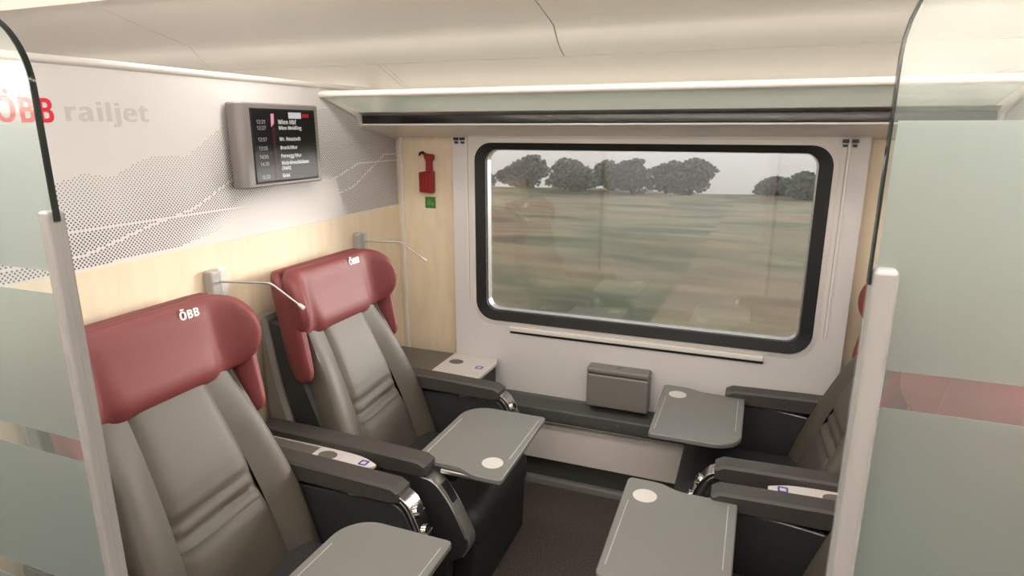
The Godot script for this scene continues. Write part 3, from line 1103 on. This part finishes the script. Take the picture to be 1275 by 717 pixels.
# ------------------------------------------------------------------ consoles
func build_consoles():
	# narrow consoles between the two seats of a pair
	var spots := [[Vector3(0, 0, 1.033), 0.0, "narrow console with white control panel between the two left seats"], [Vector3(1.98, 0, 0.7225), PI, "narrow console with white control panel between the two right seats"]]
	for q in spots:
		var o := thing("seat_console", q[2], "console", "consoles between the seats", q[0], q[1])
		put(o, "body", finish(rbox(Vector3(-0.09, 0.01, -0.034), Vector3(0.40, 0.5420, 0.036), 0.004, 2)), "dark_plastic")
		put(o, "tray", finish(rbox(Vector3(-0.09, 0.5400, -0.039), Vector3(0.196, 0.5500, 0.039), 0.003, 2)), "console_grey", "grey tray")
		put(o, "tray_edge", finish(rbox(Vector3(-0.09, 0.5450, 0.0385), Vector3(0.196, 0.5540, 0.0415), 0.001, 1)), "console_white")
		put(o, "tray_edge", finish(rbox(Vector3(-0.09, 0.5450, -0.0415), Vector3(0.196, 0.5540, -0.0385), 0.001, 1)), "console_white")
		var pl := smooth_line(v2([0.197, -0.041, 0.30, -0.039, 0.37, -0.030, 0.425, -0.008]), 5)
		var rev := smooth_line(v2([0.425, 0.008, 0.37, 0.030, 0.30, 0.039, 0.197, 0.041]), 5)
		pl.append_array(rev)
		var pn := put(o, "control_panel", finish(prism(pl, 0.5430, 0.5545, "y", 0.002), 30.0), "console_white", "white panel with rounded tip")
		put(pn, "grey_oval", finish(disc(Vector3.ZERO, Vector3.UP, 0.026, 0.0014, 28)), "console_grey").transform = Transform3D(Basis().scaled(Vector3(1.25, 1, 0.95)), Vector3(0.250, 0.5542, 0))
		var oval := pn
		icon(oval, Vector3(0.385, 0.5544, 0), 0.014)
	# broad console by the window
	var w := thing("window_console", "broad grey console with white panel between window wall and left seat", "console")
	put(w, "body", finish(rbox(Vector3(-0.112, 0.40, 0.006), Vector3(0.40, 0.526, 0.300), 0.004, 2)), "dark_plastic")
	put(w, "top", finish(rbox(Vector3(-0.114, 0.524, 0.003), Vector3(0.19, 0.537, 0.318), 0.003, 2)), "console_grey", "grey top")
	var pl2 := v2([0.191, 0.003, 0.405, 0.003, 0.428, 0.060, 0.418, 0.318, 0.191, 0.318])
	var p2 := put(w, "control_panel", finish(prism(pl2, 0.525, 0.539, "y", 0.002)), "console_white", "white panel")
	put(p2, "grey_oval", finish(disc(Vector3.ZERO, Vector3.UP, 0.028, 0.0014, 28)), "console_grey").transform = Transform3D(Basis().scaled(Vector3(1.2, 1, 1)), Vector3(0.248, 0.5387, 0.105))
	icon(p2, Vector3(0.375, 0.5387, 0.135), 0.016)

func icon(parent: Node, at: Vector3, r: float):
	# small blue outlined square with an arrow
	var a := round_rect(Vector2(-r, -r), Vector2(r, r), [0.003, 0.003, 0.003, 0.003], 3)
	var b := round_rect(Vector2(-r * 0.62, -r * 0.62), Vector2(r * 0.62, r * 0.62), [0.002, 0.002, 0.002, 0.002], 3)
	var o := put(parent, "blue_icon", finish(frame(a, b, 0.0, 0.0010)), "blue_ink", "small blue printed square")
	o.rotation.x = -PI / 2
	o.position = at

# ------------------------------------------------------------------ glass screens
const GLASS_Z := 1.85

func build_screens():
	for k in 2:
		var s: float = [1.0, -1.0][k]
		var free: float = [0.437, 1.553][k]   # x of the free edge
		var root: float = [-0.158, 2.138][k]
		var lab: String = ["frosted glass screen with grey post at the left, before the near left seat", "frosted glass screen with grey post at the right, hiding the right seats"][k]
		var o := thing("glass_screen", lab, "glass screen", "aisle glass screens", Vector3(free, 0, GLASS_Z))
		var wid := absf(root - free)
		# local: the pane runs from x = 0 (free edge) away from the bay
		var dirx := -s
		var r := 0.115
		var topy := 1.735
		var pts := PackedVector2Array()
		pts.append(Vector2(0, 0.06))
		for q in 13:
			var a := PI / 2 * q / 12
			pts.append(Vector2(dirx * (r - r * cos(a)), topy - r + r * sin(a)))
		pts.append(Vector2(dirx * wid, topy))
		pts.append(Vector2(dirx * wid, 0.06))
		put(o, "pane", finish(prism(pts, -0.0005, 0.0005)), "clear_glass", "clear glass pane with rounded top corner")
		# polished edge
		var eg := Geo.new()
		var prev := Vector2(0, 1.42)
		for q in range(1, pts.size() - 1):
			var d2 := (pts[q] - prev).normalized()
			var nn := Vector2(-d2.y, d2.x) * (0.0022 * s)
			eg.join(prism(PackedVector2Array([prev, pts[q], pts[q] + nn, prev + nn]), -0.005, 0.005))
			prev = pts[q]
		put(o, "polished_edge", finish(eg), "glass_edge", "dark polished glass edge")
		# frosted films
		for b in [[1.338, 1.567], [1.037, 1.300], [0.72, 0.995], [0.08, 0.68]]:
			var x0 := minf(0.006 * dirx, dirx * wid)
			var x1 := maxf(0.006 * dirx, dirx * wid)
			put(o, "frosted_film", finish(prism(v2([x0, b[0], x1, b[0], x1, b[1], x0, b[1]]), 0.0008, 0.0014)), "frost", "frosted band")
		# post clamped round the lower edge
		put(o, "post", finish(rbox(Vector3(minf(-0.003 * s, dirx * 0.024), 0.0, -0.017), Vector3(maxf(-0.003 * s, dirx * 0.024), 1.437, 0.015), 0.006, 4)), "post", "grey metal post")

# ------------------------------------------------------------------ monitor
func build_monitor():
	var o := thing("monitor", "grey wall monitor showing train stops on a black screen", "monitor", "", Vector3(-0.118, 1.508, 0.74))
	# case profile seen from above (z, x) with a rounded near cheek
	var lo := Vector2(-0.170, 0.0)
	var poly := round_rect(Vector2(-0.170, 0.002), Vector2(0.212, 0.068), [0.004, 0.030, 0.026, 0.010], 8)
	var g := Geo.new()
	var turned := prism(poly, -0.133, 0.133, "y", 0.004)
	# prism axis y uses (x, z): swap to put the first coordinate along z
	for p in turned.v.size():
		var q := turned.v[p]
		turned.v[p] = Vector3(q.z, q.y, q.x)
	turned.outward()
	put(o, "case", finish(turned, 30.0), "monitor_case", "grey case with a rounded near edge")
	put(o, "bezel", finish(rbox(Vector3(0.0675, -0.121, -0.146), Vector3(0.0695, 0.116, 0.166), 0.0008, 1)), "black_rubber")
	var d := put(o, "display", finish(rbox(Vector3(0.0690, -0.116, -0.143), Vector3(0.0705, 0.112, 0.162), 0.0005, 1)), "display_black", "black screen with timetable")
	put(o, "wall_bracket", finish(rbox(Vector3(-0.002, -0.06, -0.06), Vector3(0.004, 0.06, 0.06), 0.002, 1)), "dark_plastic")
	var x := 0.0707
	var rows := [
		[0.074, "12:21", "Wien Hbf"],
		[0.055, "12:27", "Wien Meidling"],
		[0.019, "12:57", "Wr. Neustadt"],
		[-0.009, "13:55", "Bruck/Mur"],
		[-0.036, "14:05", "Pernegg/Mur"],
		[-0.059, "14:20", "Mixnitz-Bärenschützklamm"],
		[-0.100, "15:33", "Graz"]]
	for q in rows:
		var t := put(d, "time_text", text_mesh(q[1], 0.0165, 0.0006, true), "lit_dim")
		t.position = Vector3(x, q[0], 0.143)
		t.rotation.y = PI / 2
		t.scale = Vector3(1.0, 1, 1)
		var big: bool = q[0] > 0.07
		var n := put(d, "stop_text", text_mesh(q[2], 0.020 if big else 0.0165, 0.0006, true), "lit_white")
		n.position = Vector3(x, q[0], 0.044)
		n.rotation.y = PI / 2
		n.scale = Vector3(0.64 if q[2].length() > 15 else 1.0, 1, 1)
	var extra := put(d, "stop_text", text_mesh("(Halt)", 0.0165, 0.0006, true), "lit_white")
	extra.position = Vector3(x, -0.076, 0.044)
	extra.rotation.y = PI / 2
	put(d, "route_line", finish(rbox(Vector3(x, -0.112, 0.062), Vector3(x + 0.0005, 0.07, 0.076), 0.0002, 1)), "lit_maroon")
	put(d, "route_arrow", finish(prism(v2([0.076, 0.100, 0.062, 0.100, 0.064, 0.070, 0.078, 0.058]), x, x + 0.0008, "x")), "lit_pink")
	put(d, "white_box", finish(rbox(Vector3(x, 0.086, -0.072), Vector3(x + 0.0006, 0.106, -0.008), 0.0002, 1)), "lit_white")
	put(d, "red_box", finish(rbox(Vector3(x, 0.090, -0.112), Vector3(x + 0.0006, 0.102, -0.078), 0.0002, 1)), "lit_red")

# ------------------------------------------------------------------ reading lamps
func build_reading_lamps():
	var words := ["thin reading lamp on grey wall bracket beside the window corner", "thin reading lamp on grey wall bracket between the two left seats"]
	var zs := [0.281, 1.058]
	for k in 2:
		var o := thing("reading_lamp", words[k], "lamp", "reading lamps on the left wall", Vector3(-0.117, 1.05, zs[k]))
		put(o, "bracket", finish(rbox(Vector3(0.0, -0.10, -0.004), Vector3(0.034, 0.088, 0.040), 0.010, 4)), "lamp_grey", "grey wall bracket")
		put(o, "cover", finish(rbox(Vector3(0.0, -0.10, -0.043), Vector3(0.022, 0.088, -0.005), 0.010, 4)), "lamp_light_grey", "pale cover beside the bracket")
		put(o, "button", finish(disc(Vector3(0.0215, -0.04, -0.024), Vector3(1, 0, 0), 0.007, 0.003, 14)), "dark_plastic")
		var rod := [Vector3(0.028, 0.050, 0.010), Vector3(0.06, 0.050, 0.0), Vector3(0.165, 0.047, -0.040), Vector3(0.182, 0.045, -0.046), Vector3(0.195, 0.037, -0.050), Vector3(0.275, -0.018, -0.060)]
		put(o, "arm", finish(tube(rod, 0.0034, 10)), "satin_metal", "thin bent metal arm")
		put(o, "lamp_head", finish(tube([Vector3(0.273, -0.0165, -0.060), Vector3(0.277, -0.019, -0.0605), Vector3(0.290, -0.028, -0.062), Vector3(0.292, -0.0295, -0.0622)], [0.004, 0.0058, 0.0068, 0.005], 12)), "lamp_light_grey")

# ------------------------------------------------------------------ small things
func build_small_things():
	# bin below the window
	var o := thing("waste_bin", "grey wall-mounted waste bin with lid below the window", "bin", "", Vector3(0.975, 0.41, 0.001))
	put(o, "body", finish(rbox(Vector3(-0.131, 0.0, 0.0), Vector3(0.131, 0.148, 0.070), 0.010, 4)), "bin_grey")
	var lid := put(o, "lid", finish(rbox(Vector3(-0.132, 0.150, 0.0), Vector3(0.132, 0.176, 0.072), 0.010, 4)), "bin_grey")
	var ic := put(lid, "blue_icon", finish(prism(v2([-0.010, 0.030, 0.010, 0.030, 0.0, 0.044]), 0.1755, 0.1768, "y")), "blue_ink")
	ic.position = Vector3.ZERO
	# emergency hammer
	var h := thing("emergency_hammer", "red emergency hammer in its wall holder beside the window", "hammer", "", Vector3(0.046, 1.276, -0.06))
	put(h, "holder", finish(prism(smooth_outline(v2([-0.034, 0.004, 0.030, 0.0, 0.034, 0.006, 0.036, 0.10, -0.004, 0.098, -0.034, 0.094])), 0.0, 0.034, "z", 0.005), 30.0), "red_plastic", "red holder")
	for x in [-0.020, -0.006, 0.010]:
		put(h, "rib", finish(rbox(Vector3(x, 0.008, 0.031), Vector3(x + 0.005, 0.09, 0.038), 0.0015, 2)), "red_plastic")
	put(h, "handle", finish(prism(v2([-0.002, 0.092, 0.030, 0.092, 0.028, 0.140, 0.040, 0.155, 0.038, 0.172, -0.004, 0.178, -0.010, 0.168, 0.0, 0.140]), 0.006, 0.028, "z", 0.005), 30.0), "red_plastic", "red handle")
	put(h, "tip", finish(tube([Vector3(-0.006, 0.174, 0.017), Vector3(-0.018, 0.182, 0.017), Vector3(-0.030, 0.178, 0.017), Vector3(-0.036, 0.166, 0.017)], [0.006, 0.0065, 0.006, 0.003], 10)), "black_rubber", "dark metal tip")
	# green sign
	var s := thing("green_sign", "small green square sign under the red emergency hammer", "sign", "", Vector3(0.052, 1.232, -0.0595))
	put(s, "plate", finish(rbox(Vector3(-0.027, -0.026, 0.0), Vector3(0.027, 0.026, 0.002), 0.001, 1)), "green_sign")
	for x in [-0.014, -0.006, 0.002]:
		put(s, "mark", finish(rbox(Vector3(x, -0.013, 0.0019), Vector3(x + 0.004, 0.013, 0.0026), 0.0003, 1)), "green_pale")
	put(s, "mark", finish(rbox(Vector3(0.009, -0.013, 0.0019), Vector3(0.017, 0.0, 0.0026), 0.0003, 1)), "green_pale")
	# curtain hooks
	var n := 0
	for x in [0.222, 0.252, 1.720, 1.750]:
		var w: String = ["outer dark hook above the panel left of the window", "inner dark hook above the panel left of the window", "inner dark hook above the panel right of the window", "outer dark hook above the panel right of the window"][n]
		var c := thing("curtain_hook", w, "hook", "curtain hooks", Vector3(x, 1.505, 0.0005))
		put(c, "clip", finish(rbox(Vector3(-0.010, 0.008, 0.0), Vector3(0.010, 0.020, 0.018), 0.003, 2)), "dark_plastic")
		put(c, "pin", finish(rbox(Vector3(-0.007, -0.006, 0.0), Vector3(0.007, 0.003, 0.012), 0.002, 2)), "dark_plastic")
		n += 1

func smooth_outline(p: PackedVector2Array) -> PackedVector2Array:
	# rounds each corner a little
	var o := PackedVector2Array()
	var n := p.size()
	for k in n:
		var a := p[(k + n - 1) % n]
		var b := p[k]
		var c := p[(k + 1) % n]
		var r := minf(0.006, minf(b.distance_to(a), b.distance_to(c)) * 0.35)
		var s := b + (a - b).normalized() * r
		var e := b + (c - b).normalized() * r
		for q in 4:
			var t := q / 3.0
			o.append(s.lerp(b, t).lerp(b.lerp(e, t), t))
	return o
